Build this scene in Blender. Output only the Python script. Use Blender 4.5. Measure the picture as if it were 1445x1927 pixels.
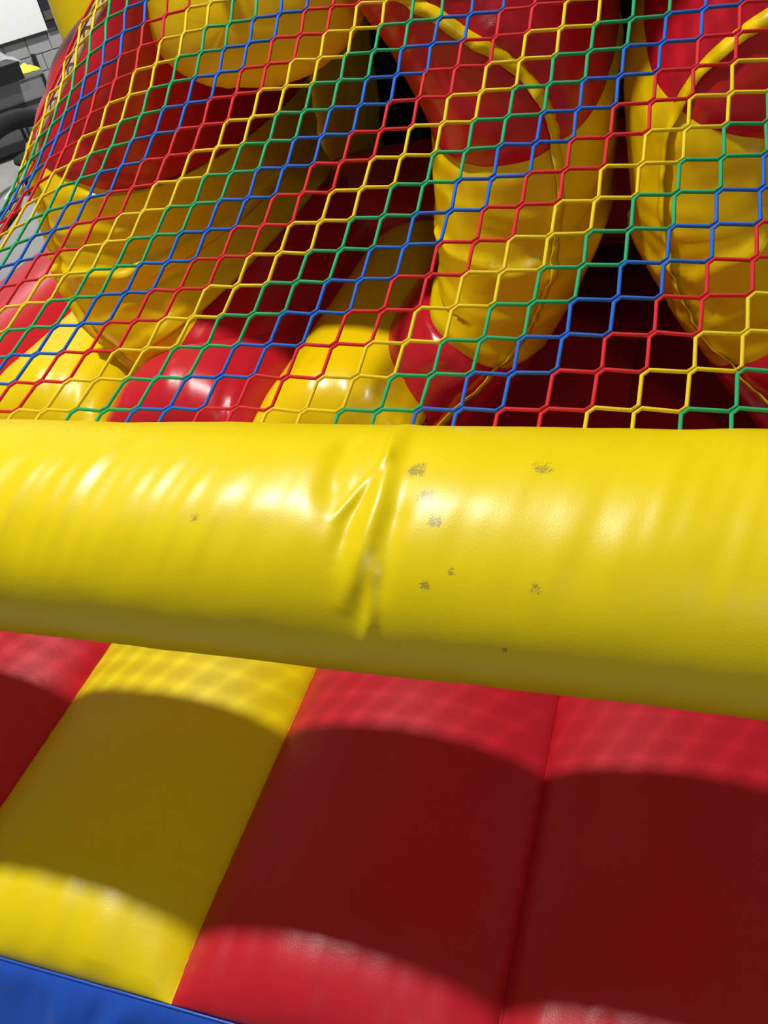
import bpy, math, random
import numpy as np
from mathutils import Vector, Matrix, noise

# ------------------------------------------------------------------ scene / camera / light
for o in list(bpy.data.objects): bpy.data.objects.remove(o)
scn = bpy.context.scene
COL = scn.collection
ZC = 2.24                                     # camera height above the hall floor; all heights below are relative to the lens

AX = np.array([[0.94252802, 0.06204358, -0.32831619],   # rows: world X, Y, Z seen in camera axes (right, down, forward)
               [0.28883971, -0.64525299, 0.70726247],
               [-0.16796591, -0.76144545, -0.62608967]])
cd = bpy.data.cameras.new('camera'); cam = bpy.data.objects.new('camera', cd); COL.objects.link(cam)
right, down, fwd = AX[:, 0], AX[:, 1], AX[:, 2]
cam.matrix_world = Matrix(((right[0], -down[0], -fwd[0], 0), (right[1], -down[1], -fwd[1], 0),
                           (right[2], -down[2], -fwd[2], ZC), (0, 0, 0, 1)))
cd.sensor_fit = 'VERTICAL'; cd.sensor_height = 24.0; cd.lens = 1658.95 / 1927 * 24.0
cd.clip_start = 0.02; cd.clip_end = 200
scn.camera = cam

world = bpy.data.worlds.new('hall_ambient'); scn.world = world; world.use_nodes = True
bg = world.node_tree.nodes['Background']
bg.inputs['Color'].default_value = (1.0, 0.93, 0.82, 1); bg.inputs['Strength'].default_value = 0.115

def lamp(name, loc, size, power, target=None, col=(1, 0.985, 0.95)):
    ld = bpy.data.lights.new(name, 'AREA'); ld.shape = 'DISK'; ld.size = size; ld.energy = power; ld.color = col
    o = bpy.data.objects.new(name, ld); COL.objects.link(o)
    o.location = (loc[0], loc[1], loc[2] + ZC)
    t = Vector(target) if target else Vector((loc[0], loc[1], -5))
    o.rotation_euler = (Vector(loc) - t).to_track_quat('Z', 'Y').to_euler()
    return o
lamp('high_bay_lamp', (-2.0, 1.38, 3.4), 0.24, 248)
lamp('high_bay_lamp', (2.2, -4.5, 3.6), 0.9, 120)
lamp('wall_fill', (-4.6, 7.3, 3.4), 0.40, 420, (-7.6, 9.2, -1.5))  # added light, aimed at the block wall only to brighten it

vs = scn.view_settings
vs.view_transform = 'Standard'; vs.look = 'None'; vs.gamma = 1.0; vs.use_curve_mapping = False
vs.exposure = 0.0

SC = 1.0        # metres per layout unit for the group of things being built
# ------------------------------------------------------------------ helpers
def tag(o, label, cat, group=None, kind=None):
    if label: o['label'] = label
    if cat: o['category'] = cat
    if group: o['group'] = group
    if kind: o['kind'] = kind
    return o

def root(name, loc=(0, 0, 0), label=None, cat=None, group=None):
    o = bpy.data.objects.new(name, None); COL.objects.link(o)
    o.empty_display_size = 0.1
    o.location = (loc[0] * SC, loc[1] * SC, loc[2] * SC + ZC)
    return tag(o, label, cat, group)

def mesh_obj(name, verts, faces, mat, parent=None, smooth=True):
    """verts in lens-relative coordinates; the object origin follows its parent (or the ground origin)."""
    base = Vector(parent.matrix_basis.translation) if parent and parent.parent is None else None
    if parent and parent.parent is not None:
        base = Vector(parent.parent.matrix_basis.translation) + Vector(parent.matrix_basis.translation)
    if base is None: base = Vector((0, 0, 0))
    m = bpy.data.meshes.new(name)
    m.from_pydata([(v[0] * SC - base.x, v[1] * SC - base.y, v[2] * SC + ZC - base.z) for v in verts], [], faces)
    m.polygons.foreach_set('use_smooth', [smooth] * len(m.polygons))
    m.materials.append(mat); m.update()
    o = bpy.data.objects.new(name, m); COL.objects.link(o)
    if parent: o.parent = parent
    return o

def grid_faces(nu, nv, wrap_v=False):
    f = []
    for i in range(nu - 1):
        for j in range(nv - (0 if wrap_v else 1)):
            j2 = (j + 1) % nv
            f.append((i * nv + j, (i + 1) * nv + j, (i + 1) * nv + j2, i * nv + j2))
    return f

def interp(tab, x):
    """smooth (Catmull-Rom) interpolation of rows (key, a, b, ...)"""
    n = len(tab)
    if x <= tab[0][0]: return tab[0][1:]
    if x >= tab[-1][0]: return tab[-1][1:]
    k = max(i for i in range(n - 1) if tab[i][0] <= x)
    t = (x - tab[k][0]) / (tab[k + 1][0] - tab[k][0])
    p0, p1, p2, p3 = tab[max(k - 1, 0)], tab[k], tab[k + 1], tab[min(k + 2, n - 1)]
    out = []
    for c in range(1, len(tab[0])):
        a, b, cc, d = p0[c], p1[c], p2[c], p3[c]
        out.append(0.5 * ((2 * b) + (-a + cc) * t + (2 * a - 5 * b + 4 * cc - d) * t * t + (-a + 3 * b - 3 * cc + d) * t ** 3))
    return tuple(out)

def nz(x, y, z=0.0): return noise.noise(Vector((x, y, z)))
def sstep(a, b, x):
    t = min(1, max(0, (x - a) / (b - a))); return t * t * (3 - 2 * t)

def sweep(path, rad, n=6, close=False, cap=True):
    """round tube along a polyline; rad is a number or a list"""
    P = [Vector(p) for p in path]; vs_, fs = [], []
    ref = Vector((0.13, 0.31, 0.94))
    for k, p in enumerate(P):
        t = (P[min(k + 1, len(P) - 1)] - P[max(k - 1, 0)]).normalized()
        u = t.cross(ref).normalized(); w = t.cross(u)
        r = rad[k] if isinstance(rad, (list, tuple)) else rad
        for a in range(n):
            c, s = math.cos(2 * math.pi * a / n), math.sin(2 * math.pi * a / n)
            vs_.append(p + u * (c * r) + w * (s * r))
    fs = grid_faces(len(P), n, True)
    if cap:
        fs.append(tuple(range(n - 1, -1, -1))); fs.append(tuple((len(P) - 1) * n + a for a in range(n)))
    return [tuple(v) for v in vs_], fs

def box(x0, x1, y0, y1, z0, z1):
    v = [(x, y, z) for x in (x0, x1) for y in (y0, y1) for z in (z0, z1)]
    f = [(0, 1, 3, 2), (4, 6, 7, 5), (0, 4, 5, 1), (2, 3, 7, 6), (0, 2, 6, 4), (1, 5, 7, 3)]
    return v, f

# ------------------------------------------------------------------ materials
def new_mat(name):
    m = bpy.data.materials.new(name); m.use_nodes = True
    return m, m.node_tree.nodes, m.node_tree.links, m.node_tree.nodes['Principled BSDF']

def vinyl(name, col, rough=0.38, weave=0.25, var=0.06, spec=0.5, spots=None, crinkle=0.14):
    m, N, L, b = new_mat(name)
    tc = N.new('ShaderNodeTexCoord')
    n1 = N.new('ShaderNodeTexNoise'); n1.inputs['Scale'].default_value = 5.0; n1.inputs['Detail'].default_value = 5
    L.new(tc.outputs['Object'], n1.inputs['Vector'])
    mx = N.new('ShaderNodeMix'); mx.data_type = 'RGBA'
    mx.inputs[6].default_value = tuple(c * (1 - var) for c in col) + (1,)
    mx.inputs[7].default_value = tuple(min(1, c * (1 + var)) for c in col) + (1,)
    L.new(n1.outputs['Fac'], mx.inputs[0])
    out = mx.outputs[2]
    if spots:
        sp = N.new('ShaderNodeTexNoise'); sp.inputs['Scale'].default_value = 760; sp.inputs['Detail'].default_value = 2
        L.new(tc.outputs['Object'], sp.inputs['Vector'])
        acc = None
        for (px, py, pz, r, thr) in spots:
            d = N.new('ShaderNodeVectorMath'); d.operation = 'DISTANCE'; d.inputs[1].default_value = (px, py, pz)
            w = N.new('ShaderNodeTexNoise'); w.inputs['Scale'].default_value = 90
            L.new(tc.outputs['Object'], w.inputs['Vector'])
            L.new(tc.outputs['Object'], d.inputs[0])
            mr = N.new('ShaderNodeMapRange'); mr.inputs[1].default_value = r; mr.inputs[2].default_value = r * 0.25
            L.new(d.outputs['Value'], mr.inputs[0])
            ad = N.new('ShaderNodeMath'); ad.operation = 'MULTIPLY'; L.new(mr.outputs[0], ad.inputs[0]); L.new(w.outputs['Fac'], ad.inputs[1])
            a2 = N.new('ShaderNodeMath'); a2.operation = 'ADD'; L.new(ad.outputs[0], a2.inputs[0]); L.new(sp.outputs['Fac'], a2.inputs[1])
            st = N.new('ShaderNodeMapRange'); st.inputs[1].default_value = thr; st.inputs[2].default_value = thr + 0.025
            L.new(a2.outputs[0], st.inputs[0])
            g = N.new('ShaderNodeMath'); g.operation = 'MULTIPLY'; L.new(st.outputs[0], g.inputs[0])
            in_ = N.new('ShaderNodeMath'); in_.operation = 'GREATER_THAN'; in_.inputs[1].default_value = 0.01; L.new(mr.outputs[0], in_.inputs[0])
            L.new(in_.outputs[0], g.inputs[1])
            if acc is None: acc = g.outputs[0]
            else:
                q = N.new('ShaderNodeMath'); q.operation = 'MAXIMUM'; L.new(acc, q.inputs[0]); L.new(g.outputs[0], q.inputs[1]); acc = q.outputs[0]
        sc = N.new('ShaderNodeMath'); sc.operation = 'MULTIPLY'; sc.inputs[1].default_value = 0.6; L.new(acc, sc.inputs[0])
        m2 = N.new('ShaderNodeMix'); m2.data_type = 'RGBA'; m2.inputs[7].default_value = (0.12, 0.09, 0.06, 1)
        L.new(sc.outputs[0], m2.inputs[0]); L.new(out, m2.inputs[6]); out = m2.outputs[2]
    L.new(out, b.inputs['Base Color'])
    b.inputs['Roughness'].default_value = rough
    b.inputs['Specular IOR Level'].default_value = spec
    # scrim weave + soft crinkle relief
    wv = N.new('ShaderNodeTexNoise'); wv.inputs['Scale'].default_value = 420; wv.inputs['Detail'].default_value = 1
    L.new(tc.outputs['Object'], wv.inputs['Vector'])
    bp = N.new('ShaderNodeBump'); bp.inputs['Strength'].default_value = weave; bp.inputs['Distance'].default_value = 0.0006
    L.new(wv.outputs['Fac'], bp.inputs['Height'])
    cr = N.new('ShaderNodeTexNoise'); cr.inputs['Scale'].default_value = 22; cr.inputs['Detail'].default_value = 3; cr.inputs['Distortion'].default_value = 0.6
    L.new(tc.outputs['Object'], cr.inputs['Vector'])
    b2 = N.new('ShaderNodeBump'); b2.inputs['Strength'].default_value = crinkle; b2.inputs['Distance'].default_value = 0.004
    L.new(cr.outputs['Fac'], b2.inputs['Height']); L.new(bp.outputs['Normal'], b2.inputs['Normal'])
    L.new(b2.outputs['Normal'], b.inputs['Normal'])
    return m

def plain(name, col, rough=0.6, var=0.0, scale=20, spec=0.4, metal=0.0, bump=0.0):
    m, N, L, b = new_mat(name)
    tc = N.new('ShaderNodeTexCoord'); n1 = N.new('ShaderNodeTexNoise'); n1.inputs['Scale'].default_value = scale; n1.inputs['Detail'].default_value = 6
    L.new(tc.outputs['Object'], n1.inputs['Vector'])
    mx = N.new('ShaderNodeMix'); mx.data_type = 'RGBA'
    mx.inputs[6].default_value = tuple(c * (1 - var) for c in col) + (1,)
    mx.inputs[7].default_value = tuple(min(1, c * (1 + var)) for c in col) + (1,)
    L.new(n1.outputs['Fac'], mx.inputs[0]); L.new(mx.outputs[2], b.inputs['Base Color'])
    b.inputs['Roughness'].default_value = rough; b.inputs['Specular IOR Level'].default_value = spec; b.inputs['Metallic'].default_value = metal
    if bump:
        bp = N.new('ShaderNodeBump'); bp.inputs['Strength'].default_value = bump; bp.inputs['Distance'].default_value = 0.003
        L.new(n1.outputs['Fac'], bp.inputs['Height']); L.new(bp.outputs['Normal'], b.inputs['Normal'])
    return m

YEL = (0.77, 0.595, 0.001); RED = (0.52, 0.011, 0.024); BLU = (0.016, 0.085, 0.50)
M = dict(
    yellow=vinyl('yellow_vinyl', YEL), red=vinyl('red_vinyl', RED, rough=0.36), blue=vinyl('blue_vinyl', BLU, rough=0.34),
    gloss_blue=vinyl('glossy_blue_vinyl', BLU, rough=0.27), navy=vinyl('navy_vinyl', (0.006, 0.014, 0.09), rough=0.45),
    gloss_red=vinyl('glossy_red_vinyl', RED, rough=0.22), gloss_yellow=vinyl('glossy_yellow_vinyl', (0.80, 0.56, 0.001), rough=0.27), shaded_yellow=vinyl('shaded_yellow_vinyl', (0.80, 0.56, 0.001), rough=0.4),  # interior yellows: the amber cast of shade is put into their base colour
    cy=plain('yellow_cord', (0.80, 0.58, 0.01), 0.7, 0.15, 900, bump=0.5), cg=plain('green_cord', (0.02, 0.38, 0.15), 0.7, 0.15, 900, bump=0.5),
    cb=plain('blue_cord', (0.012, 0.13, 0.60), 0.7, 0.15, 900, bump=0.5), cr=plain('red_cord', (0.66, 0.016, 0.025), 0.7, 0.15, 900, bump=0.5),
    webbing=plain('tan_webbing', (0.50, 0.34, 0.24), 0.8, 0.1, 300, bump=0.4), white=plain('white_board', (0.80, 0.82, 0.84), 0.5),
    block=plain('grey_painted_block', (0.33, 0.34, 0.35), 0.75, 0.12, 40, bump=0.5), mortar=plain('grey_mortar', (0.20, 0.20, 0.19), 0.9, 0.1, 40),
    concrete=plain('grey_concrete', (0.34, 0.34, 0.33), 0.55, 0.18, 3, bump=0.2), black=plain('black_plastic', (0.012, 0.013, 0.014), 0.45),
    fabric=plain('black_fabric', (0.018, 0.021, 0.022), 0.8, 0.2, 200), trim=plain('dark_trim', (0.02, 0.021, 0.03), 0.5),
    steel=plain('grey_panel', (0.22, 0.225, 0.235), 0.5, 0.08, 12), brown=plain('brown_plate', (0.10, 0.07, 0.07), 0.6),
    hivis=plain('hi_vis_yellow', (0.70, 0.80, 0.06), 0.8, 0.1, 30), grey_cloth=plain('grey_cloth', (0.36, 0.37, 0.39), 0.8, 0.25, 25),
    silver=plain('silver_metal', (0.7, 0.7, 0.72), 0.3, metal=1.0),
)

# ------------------------------------------------------------------ hall
G = -2.24
o = mesh_obj('floor', [(-16, -8, G), (10, -8, G), (10, 22, G), (-16, 22, G)], [(0, 1, 2, 3)], M['concrete'], smooth=False); o['kind'] = 'structure'

W = Vector((0.53193826, 0.84678314, 0)); NW = Vector((0.84678314, -0.53193826, 0)); P0 = Vector((-6.744, 8.583, 0))
def wp(u, off, z): p = P0 + W * u + NW * off; return (p.x, p.y, z)
def wbox(u0, u1, o0, o1, z0, z1):
    v, f = box(u0, u1, o0, o1, z0, z1); return [wp(*p) for p in v], f
v, f = wbox(-7, 9, -0.25, -0.012, G, 3.2)
wall = mesh_obj('wall_back', v, f, M['mortar'], smooth=False); wall['kind'] = 'structure'
BH, BW, JT = 0.1625, 0.25, 0.008
proto = None
row = 0
for r_ in range(-5, 9):                         # courses around the part of the wall in view
    z1 = -1.3605 - r_ * BH + 0.0; z0 = z1 - BH
    if z0 < G - 0.02: continue
    off = -0.08 + (BW / 2 if r_ % 2 else 0)
    for c_ in range(-7, 8):
        u0 = off + c_ * BW
        if proto is None:
            bv, bf = box(0, BW - JT, 0, 0.012, JT / 2, BH - JT / 2)
            proto = bpy.data.meshes.new('block'); ch = 0.003
            bv = [(x if y < 0.01 else min(max(x, ch), BW - JT - ch), y, z if y < 0.01 else min(max(z, JT / 2 + ch), BH - JT / 2 - ch)) for x, y, z in bv]
            proto.from_pydata([tuple(W * x + NW * y + Vector((0, 0, z))) for x, y, z in bv], [], bf); proto.materials.append(M['block'])
        b_ = bpy.data.objects.new('block', proto); COL.objects.link(b_); b_.parent = wall
        p = wp(u0, -0.012, z0); b_.location = (p[0], p[1], p[2] + ZC)

wb = root('whiteboard', wp(-0.9, 0.02, -1.345), 'plain white board hung on the grey block wall', 'board')
v, f = wbox(-2.2, 0.178, 0.001, 0.03, -1.335, -0.2); mesh_obj('panel', v, f, M['white'], wb, False)
v, f = wbox(-2.2, 0.165, 0.001, 0.036, -1.358, -1.336); mesh_obj('tray_edge', v, f, M['trim'], wb, False)
dc_ = root('door_frame', wp(0.23, 0.02, -1.32), 'dark narrow frame beside the white board with a brown plate', 'frame')
v, f = wbox(0.186, 0.42, 0.001, 0.04, -1.325, 0.4); mesh_obj('frame', v, f, M['trim'], dc_, False)
v, f = wbox(0.19, 0.42, 0.041, 0.05, -1.25, -1.17); mesh_obj('plate', v, f, M['brown'], dc_, False)

dk = root('workbench', wp(-0.9, 0.35, G), 'grey panelled workbench with black trim against the block wall', 'workbench')
v, f = wbox(-1.9, -0.13, 0.02, 0.05, G, -1.56); mesh_obj('back_panel', v, f, M['steel'], dk, False)
for u in (-0.072, -1.05, -1.9):
    v, f = wbox(u - 0.018, u + 0.012, 0.02, 0.08, G, -1.50); mesh_obj('post', v, f, M['trim'], dk, False)
v, f = wbox(-1.9, -0.11, 0.05, 0.075, -1.73, -1.685); mesh_obj('rail', v, f, M['trim'], dk, False)
v, f = wbox(-1.9, -0.11, 0.05, 0.10, -2.12, -2.06); mesh_obj('rail', v, f, M['trim'], dk, False)
v, f = wbox(-1.9, -0.24, 0.08, 0.62, -1.60, -1.565); mesh_obj('top', v, f, M['steel'], dk, False)
v, f = wbox(-1.9, -0.26, 0.585, 0.61, G + 0.12, -1.601); mesh_obj('front_panel', v, f, M['steel'], dk, False)
v, f = wbox(-1.9, -0.26, 0.611, 0.625, -1.83, -1.79); mesh_obj('rail', v, f, M['trim'], dk, False)
v, f = wbox(-0.272, -0.245, 0.60, 0.63, G, -1.601); mesh_obj('post', v, f, M['trim'], dk, False)
v, f = wbox(-0.62, -0.60, 0.611, 0.622, G + 0.12, -1.83); mesh_obj('panel_joint', v, f, M['trim'], dk, False)
v, f = wbox(-1.9, -0.26, 0.611, 0.64, G + 0.06, G + 0.14); mesh_obj('plinth', v, f, M['trim'], dk, False)

def crumple(name, u0, u1, o0, o1, z, h, mat, seed, par=None, n=16):
    vv = []
    for i in range(n):
        for j in range(n):
            a, b = i / (n - 1), j / (n - 1)
            e = min(1, 5 * min(a, 1 - a, b, 1 - b))
            vv.append(wp(u0 + (u1 - u0) * a + 0.03 * nz(a * 4, b * 4, seed), o0 + (o1 - o0) * b + 0.03 * nz(a * 4, b * 4, seed + 5), z + e * h * (0.55 + 0.7 * nz(a * 5, b * 5, seed + 9))))
    ff = grid_faces(n, n)
    o = mesh_obj(name, vv, ff, mat, par)
    s = o.modifiers.new('thickness', 'SOLIDIFY'); s.thickness = 0.006
    return o
tag(crumple('safety_vest', -0.48, -0.25, 0.32, 0.60, -1.562, 0.07, M['hivis'], 3), 'crumpled bright hi-vis yellow vest on the workbench', 'vest')
tag(crumple('grey_sheet', -0.80, -0.30, 0.06, 0.30, -1.50, 0.13, M['grey_cloth'], 8), 'crumpled grey plastic sheet behind the hi-vis vest', 'sheet')
bxr = root('black_case', wp(-0.75, 0.5, -1.565), 'black plastic case on the near edge of the workbench', 'case')
v, f = wbox(-1.0, -0.50, 0.45, 0.80, -1.565, -1.44); mesh_obj('body', v, f, M['black'], bxr, False)
v, f = wbox(-0.99, -0.49, 0.46, 0.79, -1.438, -1.41); mesh_obj('lid', v, f, M['black'], bxr, False)
v, f = wbox(-0.44, -0.40, 0.40, 0.46, -1.58, -1.56)
mesh_obj('clasp', v, f, M['silver'], bxr, False)

# office chair in front of the bench
cu, co = -1.02, 1.55
oc = root('office_chair', wp(cu, co, G), 'black office chair with a curved low backrest', 'chair')
vv = []; n = 28
for i in range(n):
    t = i / (n - 1) * 2 - 1
    for a in range(10):
        an = 2 * math.pi * a / 10
        hh = 0.085 * (1 - 0.55 * abs(t) ** 3); tt = 0.035
        vv.append(wp(cu + 0.36 * t, co + 0.30 - 0.25 * (1 - t * t) + tt * math.cos(an) * 1.0, -1.71 + hh * math.sin(an) - 0.09 * abs(t) ** 2.2))
f = grid_faces(n, 10, True) + [tuple(range(9, -1, -1)), tuple((n - 1) * 10 + a for a in range(10))]
mesh_obj('backrest', vv, f, M['fabric'], oc)
v, f = sweep([wp(cu + 0.04, co + 0.07, -1.74), wp(cu + 0.05, co + 0.05, -1.88), wp(cu + 0.06, co + 0.12, -2.0), wp(cu + 0.06, co + 0.25, -2.02)], 0.016, 8); mesh_obj('back_stem', v, f, M['black'], oc)
vv = []
for k, (rr, zz) in enumerate([(0.02, -1.95), (0.2, -1.95), (0.235, -1.965), (0.24, -1.99), (0.21, -2.01), (0.02, -2.02)]):
    for a in range(24): vv.append(wp(cu + 0.02 + rr * math.cos(a * math.pi / 12), co + 0.36 + rr * math.sin(a * math.pi / 12), zz))
mesh_obj('seat', vv, grid_faces(6, 24, True) + [tuple(range(24)), tuple(range(5 * 24 + 23, 5 * 24 - 1, -1))], M['fabric'], oc)
v, f = sweep([wp(cu + 0.02, co + 0.36, -2.02), wp(cu + 0.02, co + 0.36, -2.19)], 0.022, 10); mesh_obj('gas_post', v, f, M['black'], oc)
for k in range(5):
    a = k * 2 * math.pi / 5 + 0.3
    v, f = sweep([wp(cu + 0.02, co + 0.36, -2.17), wp(cu + 0.02 + 0.26 * math.cos(a), co + 0.36 + 0.26 * math.sin(a), -2.2)], [0.02, 0.013], 8); mesh_obj('base_arm', v, f, M['black'], oc)
    x, y = cu + 0.02 + 0.26 * math.cos(a), co + 0.36 + 0.26 * math.sin(a)
    v, f = sweep([wp(x - 0.012, y, -2.217), wp(x + 0.012, y, -2.217)], 0.022, 10); mesh_obj('caster', v, f, M['black'], oc)

# ------------------------------------------------------------------ inflatable beds (tufted baffle floor)
SC = 1.1017
PITCH = 0.4315; S0 = -0.183
def seam(k): return S0 + k * PITCH
COLK = {-6: 'red', -5: 'red', -4: 'yellow', -3: 'red', -2: 'yellow', -1: 'red', 0: 'red', 1: 'yellow'}
def baffle(name, k, y0, y1, zs, bulge, endr, mat, par, drop0=0.0, drop1=0.0, ny=150, nx=44, seed=0, far_open=False, pucker=0.0022, skirt=0.02, x0=None, x1=None, powr=0.72):
    xa, xb = (seam(k) if x0 is None else x0), (seam(k + 1) if x1 is None else x1)
    vv = []
    for i in range(ny):
        s = i / (ny - 1)
        y = y0 + (y1 - y0) * (0.5 - 0.5 * math.cos(math.pi * s)) if ny < 400 else y0 + (y1 - y0) * s
        t0 = min(1, (y - y0) / endr); t1 = 1 if far_open else min(1, (y1 - y) / endr)
        e = math.sqrt(max(0, 1 - (1 - t0) ** 2)) * math.sqrt(max(0, 1 - (1 - t1) ** 2))
        dr = drop0 * (1 - t0) ** 2 + drop1 * (1 - t1) ** 2
        for j in range(nx):
            u = -math.cos(math.pi * j / (nx - 1))            # -1..1, dense at the seams
            x = xa + (xb - xa) * (u + 1) / 2
            prof = max(0, 1 - u * u) ** powr
            edge = math.exp(-(1 - abs(u)) * 9)
            pk = pucker * edge * (1 - edge * 0.6) * 2 * nz(y * 55, k * 7 + (3 if u > 0 else 0), seed)
            fe = math.exp(-(y - y0) * 11) * min(1, (y - y0) * 60)
            pk += pucker * 5.0 * fe * (nz(x * 36, seed + 4, y * 4) + 0.5 * nz(x * 75, seed + 6, y * 4)) * prof ** 0.5
            z = zs + bulge * prof * e + pk + 0.0025 * nz(x * 4, y * 4, seed + 2) * prof - dr
            vv.append((x, y, z))
    ff = grid_faces(ny, nx)
    # closed underside
    nb = len(vv)
    ring = [j for j in range(nx)] + [i * nx + nx - 1 for i in range(1, ny)] + [(ny - 1) * nx + j for j in range(nx - 2, -1, -1)] + [i * nx for i in range(ny - 2, 0, -1)]
    for r_ in ring: vv.append((vv[r_][0], vv[r_][1], vv[r_][2] - skirt))
    m_ = len(ring)
    for a in range(m_): ff.append((ring[a], nb + a, nb + (a + 1) % m_, ring[(a + 1) % m_]))
    return mesh_obj(name, vv, ff, mat, par)

ZS = -1.18; YF = 0.327
fm = root('front_mattress', (-0.4, 0.9, G / SC), 'red and yellow striped inflatable mattress in front, under the yellow tube', 'mattress')
for k in range(-5, 2):
    baffle('baffle_panel', k, YF, 1.52, ZS, 0.062, 0.13, M[COLK[k]], fm, drop0=0.012, ny=200, seed=k * 3 + 1)
# core and blue side skirt
v, f = box(seam(-5) + 0.005, seam(2) - 0.005, YF + 0.01, 1.51, G / SC, ZS - 0.022); mesh_obj('core', v, f, M['blue'], fm, False)
vv = []; nxs, nzs = 420, 60
for i in range(nxs):
    x = seam(-5) + (seam(2) - seam(-5)) * i / (nxs - 1)
    for j in range(nzs):
        t = (j / (nzs - 1)) ** 1.5; z = ZS - 0.012 - t * (ZS - 0.012 - G / SC)
        out = 0.17 * math.sin(math.pi * t) ** 0.7
        wr = 0.022 * math.exp(-t * 9) * min(1, t * 30) * nz(x * 26 + 3 * nz(x * 9, t * 4), t * 5, 3) + 0.006 * nz(x * 7, t * 6, 8) * min(1, t * 12)
        vv.append((x, YF - 0.002 - out - wr, z))
mesh_obj('side_skirt', vv, grid_faces(nxs, nzs), M['gloss_blue'], fm)
vv = []
v, f = sweep([(seam(-5) + i * 0.03, YF - 0.003, ZS - 0.012 + 0.0015 * nz(i * 0.9, 2)) for i in range(int((seam(2) - seam(-5)) / 0.03) + 1)], 0.0022, 8); mesh_obj('seam_piping', v, f, M['blue'], fm)

rm = root('rear_mattress', (-0.6, 2.4, G / SC), 'inflatable floor of fat red and yellow rolls under the net', 'mattress')
for k in range(-5, 2):
    y1 = 3.3 if k <= -4 else 2.62
    gl = {'red': 'red', 'yellow': 'gloss_yellow' if k == -2 else 'yellow'}[COLK[k]]
    baffle('baffle_roll', k, 1.56, y1, -1.17 if k < -1 else -1.42, 0.145 if k < -1 else 0.04, 0.14, M[gl], rm, ny=180, seed=k * 5 + 40, pucker=0.004, skirt=0.03, powr=0.6)
v, f = box(seam(-5) + 0.004, seam(-1) - 0.004, 1.57, 3.29, G / SC, -1.205); mesh_obj('core', v, f, M['red'], rm, False)
v, f = box(seam(-1) - 0.003, seam(2) - 0.004, 1.57, 3.29, G / SC, -1.455); mesh_obj('core', v, f, M['red'], rm, False)
baffle('cross_roll', 0, 2.66, 3.28, -1.17, 0.20, 0.15, M['red'], rm, ny=60, seed=77, x0=seam(-3), x1=seam(2), powr=0.25)

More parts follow.
